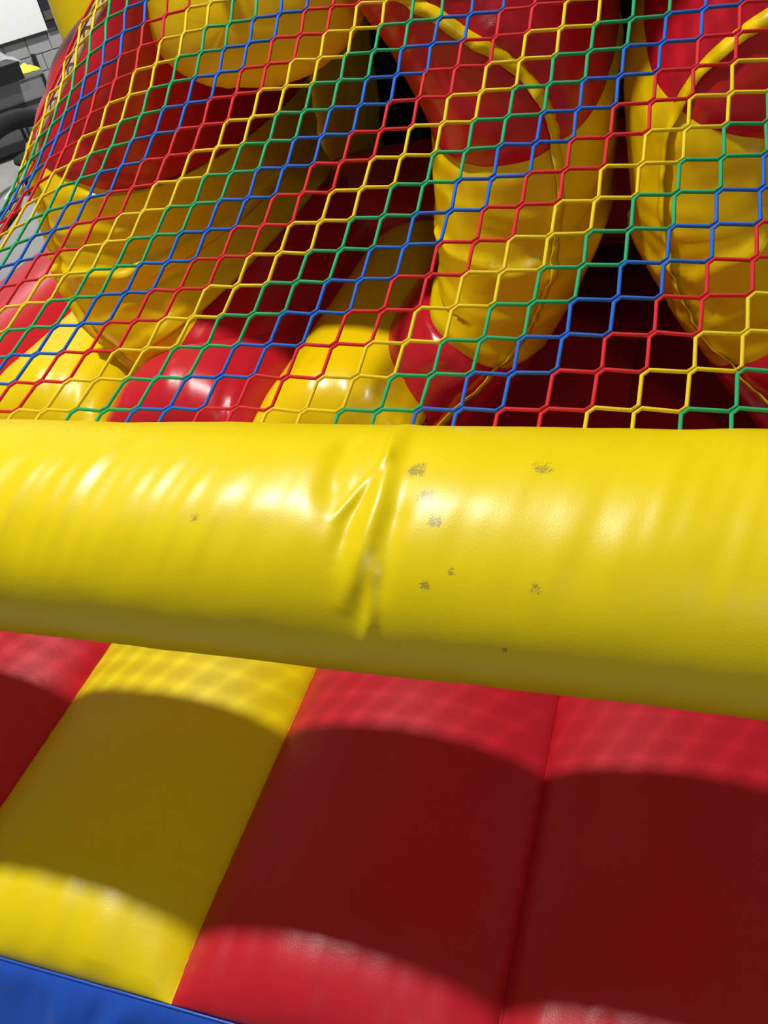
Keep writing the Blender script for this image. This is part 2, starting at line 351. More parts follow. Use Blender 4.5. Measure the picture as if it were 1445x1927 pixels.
# ------------------------------------------------------------------ bolsters (squeeze obstacles)
def bolster(name, label, tab, yc, bands, cols, flange_phi, n_exp=2.4, group=None, seed=1, dome=0.10, nr=150, na=96, cat='bolster', wr=1.0, flange=True, lift=0.0, fl_top=None, lean=0.0):
    """tab rows: (z, x centre, rx, ry).  bands: z where colour changes, bottom to top."""
    r0 = root(name, (tab[0][1], yc, tab[0][0]), label, cat, group)
    z0, z1 = tab[0][0], tab[-1][0]
    def pt(z, ph):
        xc, rx, ry = interp(tab, z)
        e = 1e-3; dx = (interp(tab, z + e)[0] - interp(tab, z - e)[0]) / (2 * e)
        s_ = min(1, max(0, (z - z0) / (dome * 0.6))); t_ = min(1, max(0, (z1 - z) / dome))
        k = math.sqrt(max(0.0, 1 - (1 - t_) ** 2)) * (0.72 + 0.28 * math.sqrt(max(0, 1 - (1 - s_) ** 2)))
        c, s = math.cos(ph), math.sin(ph)
        ux = math.copysign(abs(c) ** (2 / n_exp), c); uy = math.copysign(abs(s) ** (2 / n_exp), s)
        # wrinkles: puckers radiating from the flange seam, soft dents near the colour joints
        fphi = math.radians(interp(flange_phi, z)[0])
        dphi = abs((ph - fphi + math.pi) % (2 * math.pi) - math.pi)
        w = 0.0045 * wr * math.exp(-dphi * 1.6) * nz(z * 46 + 2 * nz(z * 11, dphi * 2, seed), dphi * 2.2, seed)
        w += 0.010 * wr * math.exp(-dphi * 0.8) * nz(z * 9 + 0.7 * math.sin(dphi * 2), dphi * 1.1, seed + 3)
        cz = 1 - abs(nz(z * 5.5 + 0.5 * math.sin(dphi * 1.7 + seed), dphi * 0.9, seed + 7)); w -= 0.011 * wr * cz ** 7 * math.exp(-dphi * 0.55)
        if wr > 0.9 and flange:                              # sagging folds: the cloth steps out below each one
            for (zf0, am) in ((-0.79, 0.020), (-0.90, 0.009), (-0.68, 0.007), (-0.985, 0.008)):
                zf = zf0 + 0.030 * nz(dphi * 2.1, seed + zf0 * 9, 1.0) + 0.012 * nz(dphi * 7, seed, 2.0)
                w += am * sstep(zf + 0.004, zf - 0.016, z) * math.exp(-max(0, zf - z) / 0.10) * (0.75 + 0.5 * nz(dphi * 3, seed + 5, zf0 * 7))
        for zb in bands: w -= 0.010 * math.exp(-((z - zb) / 0.016) ** 2)
        x_l = (rx * k + w) * ux
        ct = 1 / math.sqrt(1 + dx * dx)
        yy = (ry * k + w) * uy
        up = lift * max(0, (yy + ry)) * sstep(-0.95, -0.55, z) * sstep(0.0, 0.2, z1 - z)
        return (xc + x_l * ct, yc + yy, z - x_l * dx * ct * 0.9 + up)
    cuts = [z0] + list(bands) + [z1]
    for b_ in range(len(cuts) - 1):
        za, zb = cuts[b_], cuts[b_ + 1]
        m_ = max(12, int(nr * (zb - za) / (z1 - z0)))
        vv = []
        for i in range(m_ + 1):
            s = i / m_
            if b_ == len(cuts) - 2: s = math.sin(s * math.pi / 2)
            z = za + (zb - za) * s
            if i == m_ and b_ == len(cuts) - 2: z = z1 - 1e-5
            for a in range(na): vv.append(pt(z, 2 * math.pi * a / na))
        ff = grid_faces(m_ + 1, na, True)
        if b_ == 0: ff.append(tuple(range(na - 1, -1, -1)))
        mesh_obj(['lower_panel', 'middle_panel', 'upper_panel', 'top_panel'][b_] if len(cuts) > 2 else 'body', vv, ff, M[cols[b_]], r0)
    if flange:
        vv = []; m_ = 260
        for i in range(m_):
            z = z0 + 0.004 + ((fl_top or z1 - 0.026) - z0 - 0.004) * i / (m_ - 1)
            ph = math.radians(interp(flange_phi, z)[0])
            p = Vector(pt(z, ph)); q = Vector(pt(z, ph + 0.12)); r_ = Vector(pt(z, ph - 0.12))
            tg = (q - r_).normalized(); nn = Vector((tg.y, -tg.x, 0))
            if nn.dot(p - Vector((interp(tab, z)[0], yc, z))) < 0: nn = -nn
            wv = 0.010 * nz(z * 16, seed + 20) + 0.005 * nz(z * 45, seed + 25)
            for (d_, th) in ((-0.006, -1), (0.022 + 0.006 * nz(z * 22, seed + 31), -1), (0.022 + 0.006 * nz(z * 22, seed + 31), 1), (-0.006, 1)):
                fd = (nn * (1 - 0.62 * abs(lean)) + tg * lean).normalized(); fs = Vector((-fd.y, fd.x, 0))
                vv.append(tuple(p + fd * d_ + nn * 0.002 + fs * ((wv * 0.5 + 0.004) * max(0, d_) / 0.022 * (1 if fs.dot(nn) > 0 else -1) + th * 0.0016)))
        mesh_obj('seam_flange', vv, grid_faces(m_, 4, True) + [(3, 2, 1, 0), tuple((m_ - 1) * 4 + a for a in range(4))], M['gloss_yellow'], r0)
    return r0

tabP2 = [(-1.44, -0.70, 0.17, 0.31), (-1.21, -0.655, 0.185, 0.32), (-1.10, -0.575, 0.18, 0.31), (-1.03, -0.505, 0.165, 0.30), (-0.95, -0.45, 0.16, 0.29), (-0.8, -0.402, 0.188, 0.30), (-0.6, -0.383, 0.196, 0.30), (-0.45, -0.425, 0.20, 0.30), (-0.3, -0.495, 0.205, 0.30), (-0.12, -0.57, 0.20, 0.30)]
FP2 = [(-1.44, -100), (-1.21, -78), (-0.95, -62), (-0.6, -60), (-0.48, -66), (-0.36, -84), (-0.2, -100)]
bolster('bolster', 'middle bowed bolster of yellow with red ends, bulging towards the right', tabP2, 1.99, (-1.02, -0.60), ('gloss_red', 'gloss_yellow', 'gloss_red'), FP2, group='squeeze bolsters under the net', seed=4, lift=0.42, lean=-1)
tabP3 = [(z, -0.368 - x + max(0, z + 0.58) * 0.34, rx, ry) for z, x, rx, ry in tabP2]
bolster('bolster', 'right-hand bowed bolster of yellow with red ends, bulging towards the left', tabP3, 1.99, (-1.01, -0.575), ('gloss_red', 'gloss_yellow', 'gloss_red'), [(z, -180 - a) for z, a in FP2], group='squeeze bolsters under the net', seed=11, lift=0.42, lean=1)
tabP1 = [(-1.20, -1.19, 0.19, 0.62), (-1.10, -1.29, 0.20, 0.62), (-1.03, -1.385, 0.22, 0.62), (-0.85, -1.45, 0.245, 0.62), (-0.6, -1.42, 0.25, 0.62), (-0.45, -1.33, 0.215, 0.62), (-0.3, -1.185, 0.15, 0.60), (-0.14, -1.08, 0.12, 0.58)]
bolster('bolster', 'long deep bolster on the left, red above and yellow below', tabP1, 2.36, (-1.075, -0.58), ('gloss_red', 'gloss_yellow', 'red'), [(-1.20, -92), (-1.12, -98), (-1.0, -112), (-0.5, -112), (-0.2, -112)], n_exp=2.6, fl_top=-0.54, lean=-0.25, group='squeeze bolsters under the net', seed=17, na=160)
tabP4 = [(-1.16, -1.33, 0.10, 0.17), (-0.9, -1.33, 0.12, 0.18), (-0.5, -1.32, 0.125, 0.18), (0.1, -1.32, 0.125, 0.18)]
bolster('bolster', 'dim yellow bolster at the back, behind the long left bolster', tabP4, 3.3, (), ('yellow',), [(-2, 0), (2, 0)], group='squeeze bolsters under the net', seed=23, flange=False)

# overhead yellow roll hanging over the passage, tilted along the net
hb = root('overhead_roll', (-0.91, 2.3, -0.2), 'fat yellow roll with a rounded end hanging over the passage', 'roll')
def roll(y0, y1, xc, zc, slope, rx, rz, dome, na=72, nr=110):
    vv = []
    for i in range(nr):
        s = i / (nr - 1); y = y0 + (y1 - y0) * (1 - math.cos(s * math.pi)) / 2
        t = min(1, (y - y0) / dome); t2 = min(1, (y1 - y) / dome)
        k = max(1e-3, math.sqrt(max(0, 1 - (1 - t) ** 2.6)) * math.sqrt(max(0, 1 - (1 - t2) ** 2)))
        for a in range(na):
            c, s_ = math.cos(2 * math.pi * a / na), math.sin(2 * math.pi * a / na)
            w = 0.006 * nz(c * 3 + 5, y * 4, s_ * 3) + 0.003 * nz(c * 12, y * 3, s_ * 12)
            vv.append((xc + (rx * k + w) * math.copysign(abs(c) ** 0.85, c), y, zc + slope * (y - y0) + (rz * k + w) * math.copysign(abs(s_) ** 0.85, s_)))
    return vv, grid_faces(nr, na, True)
v, f = roll(1.74, 3.2, -0.915, -0.30, 0.30, 0.25, 0.18, 0.16); mesh_obj('body', v, f, M['shaded_yellow'], hb)

# unseen rolls added as a roof to darken the passage
rf = root('blocker_rolls', (-0.3, 2.6, 0.2), 'unseen bank of yellow and red rolls added to shade the passage', 'blocker')
for i in range(7):
    vv = []; yr, zr = 1.83 + 0.27 * i, 0.32 + 0.02 * i
    for j in range(40):
        x = -1.62 + 2.67 * j / 39; k = math.sqrt(max(0.02, 1 - (2 * j / 39 - 1) ** 16))
        for a in range(28): vv.append((x, yr + 0.145 * k * math.cos(a * math.pi / 14), zr + 0.13 * k * math.sin(a * math.pi / 14)))
    mesh_obj('blocker_roll', vv, grid_faces(40, 28, True) + [tuple(range(27, -1, -1)), tuple(39 * 28 + a for a in range(28))], M['yellow' if i % 2 == 0 else 'red'], rf)

# dark blue back wall of vertical tubes, yellow corner post
bw = root('inflatable_back_wall', (-0.3, 3.6, -1.2), 'dark navy inflatable wall closing the far side', 'wall')
for i in range(11):
    xc = -1.86 + 0.27 * i
    vv = []
    for j in range(30):
        z = -1.95 + 2.2 * j / 29; k = math.sqrt(max(0.02, 1 - max(0, 2 * j / 29 - 1) ** 8))
        for a in range(24): vv.append((xc + 0.142 * k * math.cos(a * math.pi / 12), 3.62 + 0.12 * k * math.sin(a * math.pi / 12), z))
    mesh_obj('wall_tube', vv, grid_faces(30, 24, True) + [tuple(range(23, -1, -1)), tuple(29 * 24 + a for a in range(24))], M['navy'], bw)
tabPost = [(-1.2, -2.2, 0.215, 0.215), (-0.6, -2.2, 0.22, 0.22), (0.0, -2.2, 0.22, 0.22), (0.7, -2.2, 0.22, 0.22)]
bolster('corner_post', 'yellow inflatable corner post beside the block wall', tabPost, 3.32, (), ('yellow',), [(-2, 0), (2, 0)], n_exp=2.0, seed=31, flange=False, cat='post', wr=0.4)

SC = 1.0
# ------------------------------------------------------------------ the yellow tube across the front
TY, TZ, TR = 0.73295, -0.70287, 0.15
TA, TB = 0.165, 0.135                          # slightly flattened section
def tz_at(x): return TZ + 0.02 * (x + 0.37)
bt = root('yellow_tube', (-0.35, TY, TZ), 'thick glossy yellow inflatable tube lying across the front of the net', 'tube')
RIDGE = [  # polyline (x, section angle), amplitude, half-width (m)
    ([(-0.330, 52), (-0.325, 70), (-0.319, 84), (-0.316, 95), (-0.314, 114), (-0.319, 131), (-0.330, 147), (-0.340, 157)], 0.0075, 0.0125),
    ([(-0.334, 70), (-0.319, 92), (-0.336, 102), (-0.347, 112), (-0.362, 121)], 0.0045, 0.0060),
    ([(-0.303, 133), (-0.308, 145), (-0.311, 161), (-0.320, 180)], 0.0050, 0.0090),
    ([(-0.334, 96), (-0.343, 117), (-0.347, 126), (-0.351, 139)], -0.0055, 0.0105),
    ([(-0.292, 108), (-0.294, 119), (-0.297, 131), (-0.306, 149), (-0.318, 164)], -0.0046, 0.0140),
    ([(-0.375, 70), (-0.380, 86), (-0.377, 103), (-0.366, 120)], -0.0070, 0.0170),
]
def seg_dist(px, pa, poly):
    best, bt_ = 1e9, 0
    L_ = len(poly) - 1
    for k in range(L_):
        ax, aa = poly[k][0], math.radians(poly[k][1]) * TR; bx, ba = poly[k + 1][0], math.radians(poly[k + 1][1]) * TR
        dx, da = bx - ax, ba - aa
        t = ((px - ax) * dx + (pa - aa) * da) / (dx * dx + da * da)
        tc_ = min(1, max(0, t)); d = math.hypot(px - ax - dx * tc_, pa - aa - da * tc_)
        if d < best: best, bt_ = d, (k + tc_) / L_
    return best, bt_
def tube_disp(x, th):
    deg = math.degrees(th) % 360
    if deg > 300: deg -= 360
    a = math.radians(deg) * TR
    d = 0.0
    if -0.46 < x < -0.2 and 40 < deg < 210:
        for poly, amp, w in RIDGE:
            ds, t = seg_dist(x, a, poly)
            tp = min(1, t * 4, (1 - t) * 4) if 0 < t < 1 else 0
            d += amp * math.exp(-(ds / w) ** 2) * (0.25 + 0.75 * tp)
        d -= 0.004 * math.exp(-((x + 0.325) / 0.05) ** 2) * sstep(55, 90, deg) * (1 - sstep(160, 190, deg))
    # slanting soft wrinkles over the top, stronger left and far right
    m_ = sstep(60, 95, deg) * (1 - sstep(125, 165, deg))
    amp = 0.0011 + 0.0021 * sstep(-0.38, -0.62, x) + 0.0018 * sstep(-0.12, 0.0, x)
    sl = x + 0.035 * (math.radians(deg) - 1.9)
    d += m_ * amp * (nz(sl * 26, deg * 0.012, 2.0) + 0.5 * nz(sl * 52, deg * 0.02, 7.0))
    d += 0.0022 * nz(x * 6, deg * 0.02, 4.0) + 0.0009 * nz(x * 19, deg * 0.05, 9.0)
    return d
vv = []; xs = []
x = -2.2
while x < 1.5:
    xs.append(x); x += 0.0022 if -0.45 < x < -0.2 else (0.005 if -0.95 < x < 0.2 else 0.02)
NT = 260
XA, XB = xs[0], xs[-1]
for x in xs:
    k = math.sqrt(max(1e-4, 1 - max(0, 1 - (x - XA) / 0.12) ** 2)) * math.sqrt(max(1e-4, 1 - max(0, 1 - (XB - x) / 0.12) ** 2))
    for j in range(NT):
        th = 2 * math.pi * j / NT
        d_ = tube_disp(x, th)
        vv.append((x, TY + (TA + d_) * k * math.cos(th), tz_at(x) + (TB + d_) * k * math.sin(th)))
def tp(x, deg): return (x + 0.35, TA * math.cos(math.radians(deg)), tz_at(x) - TZ + TB * math.sin(math.radians(deg)))
SP = [(-0.282, 96.6, 0.020, 0.85), (-0.262, 109.3, 0.020, 0.93), (-0.247, 120, 0.018, 0.97), (-0.223, 139, 0.012, 0.98), (-0.250, 145.6, 0.014, 1.0),
      (-0.148, 94, 0.022, 0.97), (-0.167, 170.5, 0.005, 0.80), (-0.139, 143.7, 0.016, 1.0), (-0.530, 124, 0.014, 0.98)]
M['tube'] = vinyl('yellow_tube_vinyl', YEL, rough=0.36, weave=0.18, crinkle=0.04, spec=0.42, spots=[tp(a, b) + (r_, t_) for a, b, r_, t_ in SP])
mesh_obj('body', vv, grid_faces(len(xs), NT, True) + [tuple(range(NT - 1, -1, -1)), tuple((len(xs) - 1) * NT + j for j in range(NT))], M['tube'], bt)

# ------------------------------------------------------------------ the safety net
LAT = """
-1497,853,-753 -1482,902,-735 -1467,951,-717 -1453,1000,-699 -1438,1049,-681 -1424,1099,-662 -1410,1148,-643 -1397,1197,-625 -1384,1245,-606 -1372,1293,-587 -1362,1341,-568 -1352,1388,-548 -1339,1441,-523 -1328,1492,-494 -1318,1541,-464 -1309,1588,-433 -1310,1629,-403 -1313,1670,-371 -1316,1710,-337 -1319,1750,-303 -1322,1791,-269 -1325,1831,-235 -1327,1872,-202 -1330,1912,-170 -1332,1953,-137 -1334,1993,-105 -1336,2033,-73 -1338,2074,-41 -1340,2114,-10 -1342,2154,22 -1344,2194,53 -1346,2234,85 -1348,2275,116
-1460,837,-727 -1445,884,-710 -1431,933,-692 -1417,981,-674 -1403,1029,-656 -1389,1077,-638 -1375,1125,-619 -1363,1173,-601 -1350,1221,-583 -1339,1268,-564 -1329,1315,-544 -1319,1361,-525 -1311,1408,-501 -1304,1455,-475 -1300,1500,-448 -1297,1544,-420 -1298,1585,-391 -1301,1626,-360 -1304,1666,-326 -1308,1706,-293 -1311,1746,-259 -1315,1787,-226 -1317,1827,-193 -1320,1867,-161 -1323,1907,-129 -1325,1947,-97 -1328,1988,-66 -1330,2028,-34 -1332,2068,-3 -1334,2108,28 -1337,2148,59 -1339,2188,91 -1341,2228,122
-1419,827,-706 -1405,875,-688 -1391,922,-670 -1377,969,-652 -1363,1016,-633 -1349,1064,-615 -1336,1111,-596 -1324,1157,-578 -1312,1204,-559 -1301,1250,-540 -1291,1296,-521 -1282,1341,-501 -1275,1385,-478 -1271,1428,-453 -1268,1471,-426 -1267,1512,-400 -1269,1553,-372 -1272,1592,-341 -1276,1632,-308 -1279,1672,-275 -1283,1711,-242 -1286,1751,-210 -1289,1791,-178 -1292,1831,-146 -1295,1870,-115 -1298,1910,-84 -1300,1950,-53 -1303,1990,-22 -1305,2030,9 -1308,2069,39 -1310,2109,70 -1313,2149,101 -1315,2189,131
-1375,833,-694 -1360,879,-675 -1346,926,-656 -1332,973,-637 -1318,1019,-618 -1305,1065,-598 -1292,1112,-579 -1279,1158,-559 -1268,1203,-540 -1257,1249,-520 -1247,1293,-499 -1239,1338,-479 -1232,1381,-455 -1228,1423,-429 -1225,1464,-403 -1225,1505,-376 -1226,1544,-347 -1229,1583,-316 -1233,1622,-285 -1236,1661,-253 -1240,1700,-221 -1243,1739,-190 -1246,1778,-159 -1248,1818,-128 -1251,1857,-97 -1254,1896,-67 -1256,1935,-37 -1259,1975,-7 -1261,2014,23 -1264,2053,53 -1266,2093,83 -1269,2132,113 -1271,2171,143
-1332,829,-685 -1317,876,-665 -1302,922,-645 -1288,969,-625 -1274,1015,-605 -1260,1062,-585 -1247,1108,-565 -1234,1154,-544 -1223,1199,-524 -1212,1244,-503 -1202,1289,-481 -1194,1332,-460 -1187,1376,-435 -1183,1418,-409 -1180,1460,-382 -1180,1500,-356 -1182,1540,-328 -1186,1578,-297 -1190,1617,-266 -1193,1657,-235 -1196,1696,-204 -1199,1735,-174 -1201,1775,-144 -1204,1814,-115 -1206,1854,-85 -1208,1893,-56 -1210,1933,-27 -1212,1972,3 -1215,2012,32 -1217,2052,61 -1219,2091,90 -1221,2131,120 -1224,2170,149
-1288,826,-675 -1273,873,-655 -1258,919,-634 -1244,965,-614 -1229,1012,-593 -1215,1058,-573 -1201,1104,-552 -1189,1150,-530 -1177,1195,-509 -1166,1240,-487 -1157,1284,-464 -1149,1327,-441 -1143,1371,-415 -1138,1414,-388 -1136,1456,-361 -1136,1495,-335 -1140,1534,-307 -1144,1573,-276 -1148,1613,-246 -1150,1652,-216 -1153,1692,-187 -1155,1732,-159 -1157,1772,-130 -1158,1811,-102 -1160,1851,-74 -1162,1891,-45 -1164,1931,-17 -1166,1970,12 -1168,2010,40 -1170,2050,69 -1172,2090,97 -1174,2129,126 -1176,2169,155
-1245,823,-667 -1229,870,-646 -1214,916,-625 -1199,962,-604 -1184,1008,-583 -1169,1055,-561 -1155,1101,-539 -1142,1146,-517 -1131,1191,-495 -1120,1236,-472 -1111,1280,-448 -1103,1324,-423 -1097,1367,-398 -1093,1410,-370 -1091,1451,-342 -1092,1491,-314 -1096,1530,-286 -1101,1569,-255 -1104,1609,-227 -1106,1649,-199 -1108,1689,-172 -1110,1729,-145 -1111,1769,-117 -1113,1809,-90 -1114,1849,-63 -1116,1889,-35 -1118,1928,-8 -1119,1968,20 -1121,2008,48 -1123,2048,76 -1124,2088,104 -1126,2128,132 -1128,2168,160
-1201,821,-659 -1185,867,-637 -1169,913,-616 -1153,959,-594 -1138,1006,-573 -1123,1052,-551 -1108,1098,-529 -1095,1144,-506 -1083,1189,-482 -1073,1233,-458 -1064,1277,-433 -1056,1321,-408 -1050,1364,-381 -1046,1406,-354 -1045,1447,-326 -1046,1488,-298 -1051,1527,-268 -1056,1566,-237 -1059,1605,-210 -1061,1645,-184 -1063,1685,-158 -1064,1726,-132 -1066,1766,-106 -1067,1806,-79 -1068,1846,-53 -1069,1886,-26 -1071,1926,1 -1072,1967,28 -1074,2007,55 -1075,2047,83 -1077,2087,110 -1079,2127,138 -1080,2168,166
-1157,818,-652 -1140,865,-630 -1124,911,-608 -1107,957,-586 -1091,1003,-564 -1075,1049,-542 -1061,1095,-520 -1047,1141,-496 -1035,1187,-472 -1024,1231,-447 -1016,1275,-422 -1009,1318,-396 -1003,1361,-369 -1000,1403,-341 -998,1444,-313 -1000,1484,-284 -1004,1524,-255 -1009,1563,-225 -1013,1603,-198 -1015,1642,-172 -1017,1683,-146 -1018,1723,-121 -1019,1763,-95 -1020,1803,-70 -1021,1844,-44 -1023,1884,-18 -1024,1925,9 -1025,1965,36 -1026,2005,62 -1028,2046,89 -1029,2086,116 -1031,2127,143 -1032,2167,171
-1113,817,-646 -1095,863,-624 -1077,910,-602 -1060,956,-580 -1043,1002,-557 -1027,1048,-535 -1012,1094,-512 -999,1139,-488 -987,1184,-463 -977,1228,-438 -968,1272,-412 -961,1315,-386 -956,1357,-359 -952,1400,-330 -951,1441,-302 -953,1481,-274 -956,1521,-245 -961,1561,-216 -965,1600,-189 -967,1640,-162 -969,1680,-137 -971,1720,-112 -972,1761,-87 -973,1801,-61 -974,1842,-36 -975,1882,-10 -976,1923,16 -978,1963,42 -979,2004,69 -980,2045,95 -981,2085,122 -983,2126,149 -984,2167,175
-1067,816,-641 -1048,862,-619 -1030,909,-597 -1011,955,-574 -993,1002,-552 -977,1047,-530 -963,1092,-506 -950,1137,-482 -939,1181,-456 -929,1225,-430 -920,1269,-404 -913,1312,-377 -908,1354,-350 -905,1396,-322 -904,1437,-294 -905,1478,-266 -908,1518,-237 -912,1558,-209 -916,1598,-182 -919,1638,-155 -921,1678,-130 -923,1718,-105 -924,1759,-79 -925,1799,-54 -927,1840,-29 -928,1881,-3 -929,1921,22 -930,1962,48 -931,2003,74 -932,2044,101 -933,2085,127 -934,2125,153 -936,2166,180
-1020,816,-637 -1001,862,-615 -981,908,-593 -961,955,-571 -943,1001,-548 -927,1046,-525 -913,1091,-501 -901,1135,-476 -890,1179,-450 -880,1222,-424 -872,1265,-397 -865,1309,-370 -860,1351,-343 -857,1393,-315 -856,1434,-287 -857,1475,-260 -860,1516,-231 -864,1556,-204 -867,1596,-177 -870,1636,-150 -872,1676,-124 -874,1716,-99 -876,1757,-74 -877,1798,-48 -878,1838,-23 -880,1879,2 -881,1920,28 -882,1961,53 -883,2002,79 -884,2043,105 -885,2084,131 -886,2125,158 -887,2166,184
-972,817,-634 -952,863,-612 -931,909,-591 -911,955,-568 -893,1000,-545 -878,1045,-521 -864,1089,-496 -852,1133,-471 -842,1176,-445 -832,1219,-418 -824,1262,-392 -817,1305,-365 -813,1347,-338 -810,1389,-310 -809,1430,-283 -811,1471,-255 -813,1512,-227 -816,1553,-200 -818,1593,-173 -821,1633,-146 -824,1674,-120 -826,1714,-95 -827,1755,-69 -829,1796,-44 -830,1837,-18 -831,1878,7 -832,1919,32 -833,1960,58 -834,2001,84 -836,2043,110 -837,2084,136 -838,2125,162 -839,2166,188
-922,819,-633 -901,864,-611 -880,910,-589 -861,955,-566 -844,999,-542 -828,1044,-517 -815,1087,-492 -804,1130,-466 -793,1173,-440 -784,1216,-414 -776,1259,-387 -770,1302,-361 -766,1343,-334 -764,1385,-307 -763,1426,-280 -764,1467,-253 -766,1509,-225 -768,1550,-197 -770,1590,-170 -772,1631,-144 -775,1672,-118 -777,1713,-92 -779,1754,-66 -780,1795,-40 -781,1836,-15 -783,1877,11 -784,1918,36 -785,1960,62 -786,2001,88 -787,2042,113 -788,2084,139 -789,2125,165 -790,2167,191
-870,821,-633 -849,866,-610 -828,911,-587 -810,955,-564 -794,998,-540 -779,1042,-514 -766,1085,-489 -755,1128,-463 -745,1171,-437 -736,1213,-410 -728,1256,-383 -723,1298,-357 -719,1340,-330 -717,1381,-304 -716,1423,-277 -716,1464,-250 -718,1505,-223 -720,1547,-196 -722,1588,-169 -724,1629,-142 -726,1670,-116 -728,1711,-90 -730,1752,-64 -731,1793,-38 -733,1835,-12 -734,1876,14 -735,1918,39 -736,1959,65 -737,2001,91 -738,2042,117 -739,2084,143 -740,2126,168 -741,2167,194
-818,823,-632 -797,867,-609 -777,912,-586 -759,955,-562 -744,998,-537 -730,1040,-512 -717,1083,-486 -707,1125,-460 -697,1168,-433 -689,1210,-407 -681,1253,-380 -676,1294,-354 -672,1336,-327 -670,1378,-301 -669,1419,-274 -669,1461,-248 -670,1503,-221 -672,1544,-195 -674,1585,-168 -675,1627,-141 -677,1668,-115 -679,1709,-88 -681,1751,-62 -682,1792,-36 -684,1834,-10 -685,1876,16 -686,1917,42 -687,1959,68 -688,2001,93 -689,2043,119 -690,2084,145 -691,2126,171 -692,2168,197
-765,826,-632 -745,869,-608 -726,912,-584 -709,955,-559 -694,997,-535 -681,1039,-509 -669,1081,-483 -659,1123,-457 -649,1165,-431 -642,1207,-404 -635,1249,-378 -630,1291,-351 -626,1332,-325 -624,1374,-299 -622,1416,-273 -622,1458,-247 -623,1500,-221 -624,1541,-194 -626,1583,-168 -627,1624,-141 -629,1666,-114 -631,1708,-88 -632,1750,-61 -633,1792,-35 -635,1833,-9 -636,1875,18 -637,1917,44 -638,1959,70 -639,2001,96 -640,2043,122 -641,2085,148 -642,2127,174 -643,2169,200
-711,828,-631 -693,871,-607 -675,913,-582 -658,955,-557 -645,996,-532 -632,1037,-507 -621,1079,-481 -611,1120,-455 -602,1162,-428 -595,1204,-402 -589,1245,-376 -584,1287,-350 -580,1329,-324 -578,1370,-299 -577,1412,-273 -576,1455,-247 -577,1497,-221 -577,1539,-195 -578,1581,-168 -579,1623,-141 -581,1665,-114 -582,1707,-87 -583,1749,-61 -585,1791,-34 -586,1833,-8 -587,1875,19 -588,1917,45 -589,1960,71 -590,2002,97 -591,2044,123 -592,2086,149 -593,2128,175 -594,2170,202
-657,831,-631 -640,872,-606 -624,913,-580 -609,954,-555 -595,995,-530 -583,1036,-504 -573,1077,-478 -564,1118,-453 -556,1159,-426 -549,1201,-400 -543,1242,-374 -538,1284,-349 -534,1326,-323 -532,1367,-298 -531,1409,-273 -531,1452,-248 -530,1494,-222 -530,1536,-195 -531,1579,-168 -532,1621,-141 -533,1664,-114 -534,1706,-87 -535,1748,-61 -536,1791,-34 -537,1833,-7 -538,1876,19 -539,1918,46 -540,1960,72 -541,2002,98 -542,2045,125 -543,2087,151 -544,2129,177 -545,2171,203
-604,832,-630 -588,873,-604 -573,913,-579 -559,953,-554 -546,994,-528 -535,1034,-502 -525,1075,-477 -517,1116,-451 -509,1157,-425 -502,1198,-399 -496,1240,-373 -492,1281,-348 -489,1323,-323 -487,1365,-297 -485,1407,-273 -485,1449,-248 -484,1492,-222 -484,1534,-196 -484,1577,-169 -484,1620,-142 -485,1663,-115 -485,1705,-88 -486,1748,-61 -487,1791,-34 -488,1833,-7 -489,1876,20 -490,1919,46 -491,1961,73 -492,2003,99 -493,2046,126 -494,2088,152 -494,2131,178 -495,2173,205
-552,832,-630 -537,872,-604 -523,912,-579 -509,952,-553 -497,992,-527 -487,1032,-501 -477,1073,-475 -469,1114,-449 -462,1155,-423 -455,1197,-397 -450,1238,-372 -446,1279,-347 -443,1321,-322 -441,1363,-297 -439,1405,-272 -438,1447,-248 -437,1490,-222 -437,1533,-196 -436,1576,-169 -436,1619,-142 -437,1662,-115 -437,1705,-88 -438,1748,-61 -439,1791,-34 -440,1834,-7 -440,1877,20 -441,1920,46 -442,1962,73 -443,2005,100 -444,2047,126 -444,2090,153 -445,2132,179 -446,2175,205
-499,832,-630 -486,871,-604 -472,911,-578 -460,951,-552 -448,991,-526 -439,1031,-500 -430,1072,-474 -422,1113,-447 -415,1154,-421 -409,1195,-396 -404,1236,-370 -401,1278,-345 -397,1320,-321 -395,1362,-296 -392,1404,-272 -391,1446,-247 -390,1489,-222 -390,1533,-196 -389,1576,-169 -389,1619,-143 -389,1663,-116 -389,1706,-89 -390,1749,-62 -390,1792,-35 -391,1835,-8 -392,1878,19 -392,1921,46 -393,1964,73 -394,2006,100 -394,2049,126 -395,2092,153 -396,2134,180 -396,2177,206
-447,833,-629 -434,872,-603 -421,911,-576 -410,951,-550 -399,991,-524 -390,1031,-498 -382,1071,-472 -375,1112,-446 -368,1153,-420 -363,1194,-395 -358,1236,-369 -355,1277,-345 -352,1319,-320 -349,1361,-296 -346,1403,-272 -345,1446,-247 -343,1489,-222 -342,1533,-196 -342,1576,-170 -342,1620,-143 -341,1663,-116 -342,1707,-89 -342,1750,-62 -342,1793,-35 -343,1836,-8 -343,1880,19 -344,1922,46 -344,1965,73 -345,2008,100 -345,2051,126 -346,2094,153 -346,2136,180 -347,2179,206
-394,833,-627 -382,872,-601 -370,911,-575 -359,951,-548 -350,990,-522 -342,1031,-496 -335,1071,-470 -327,1112,-444 -322,1153,-419 -317,1194,-394 -313,1235,-369 -309,1277,-344 -306,1319,-320 -303,1361,-296 -300,1404,-272 -298,1447,-247 -297,1490,-222 -295,1534,-196 -295,1577,-170 -294,1621,-143 -294,1665,-117 -294,1708,-90 -294,1752,-63 -294,1795,-36 -294,1838,-9 -295,1881,18 -295,1924,45 -295,1967,72 -296,2010,99 -296,2053,126 -297,2096,153 -297,2138,180 -297,2181,206
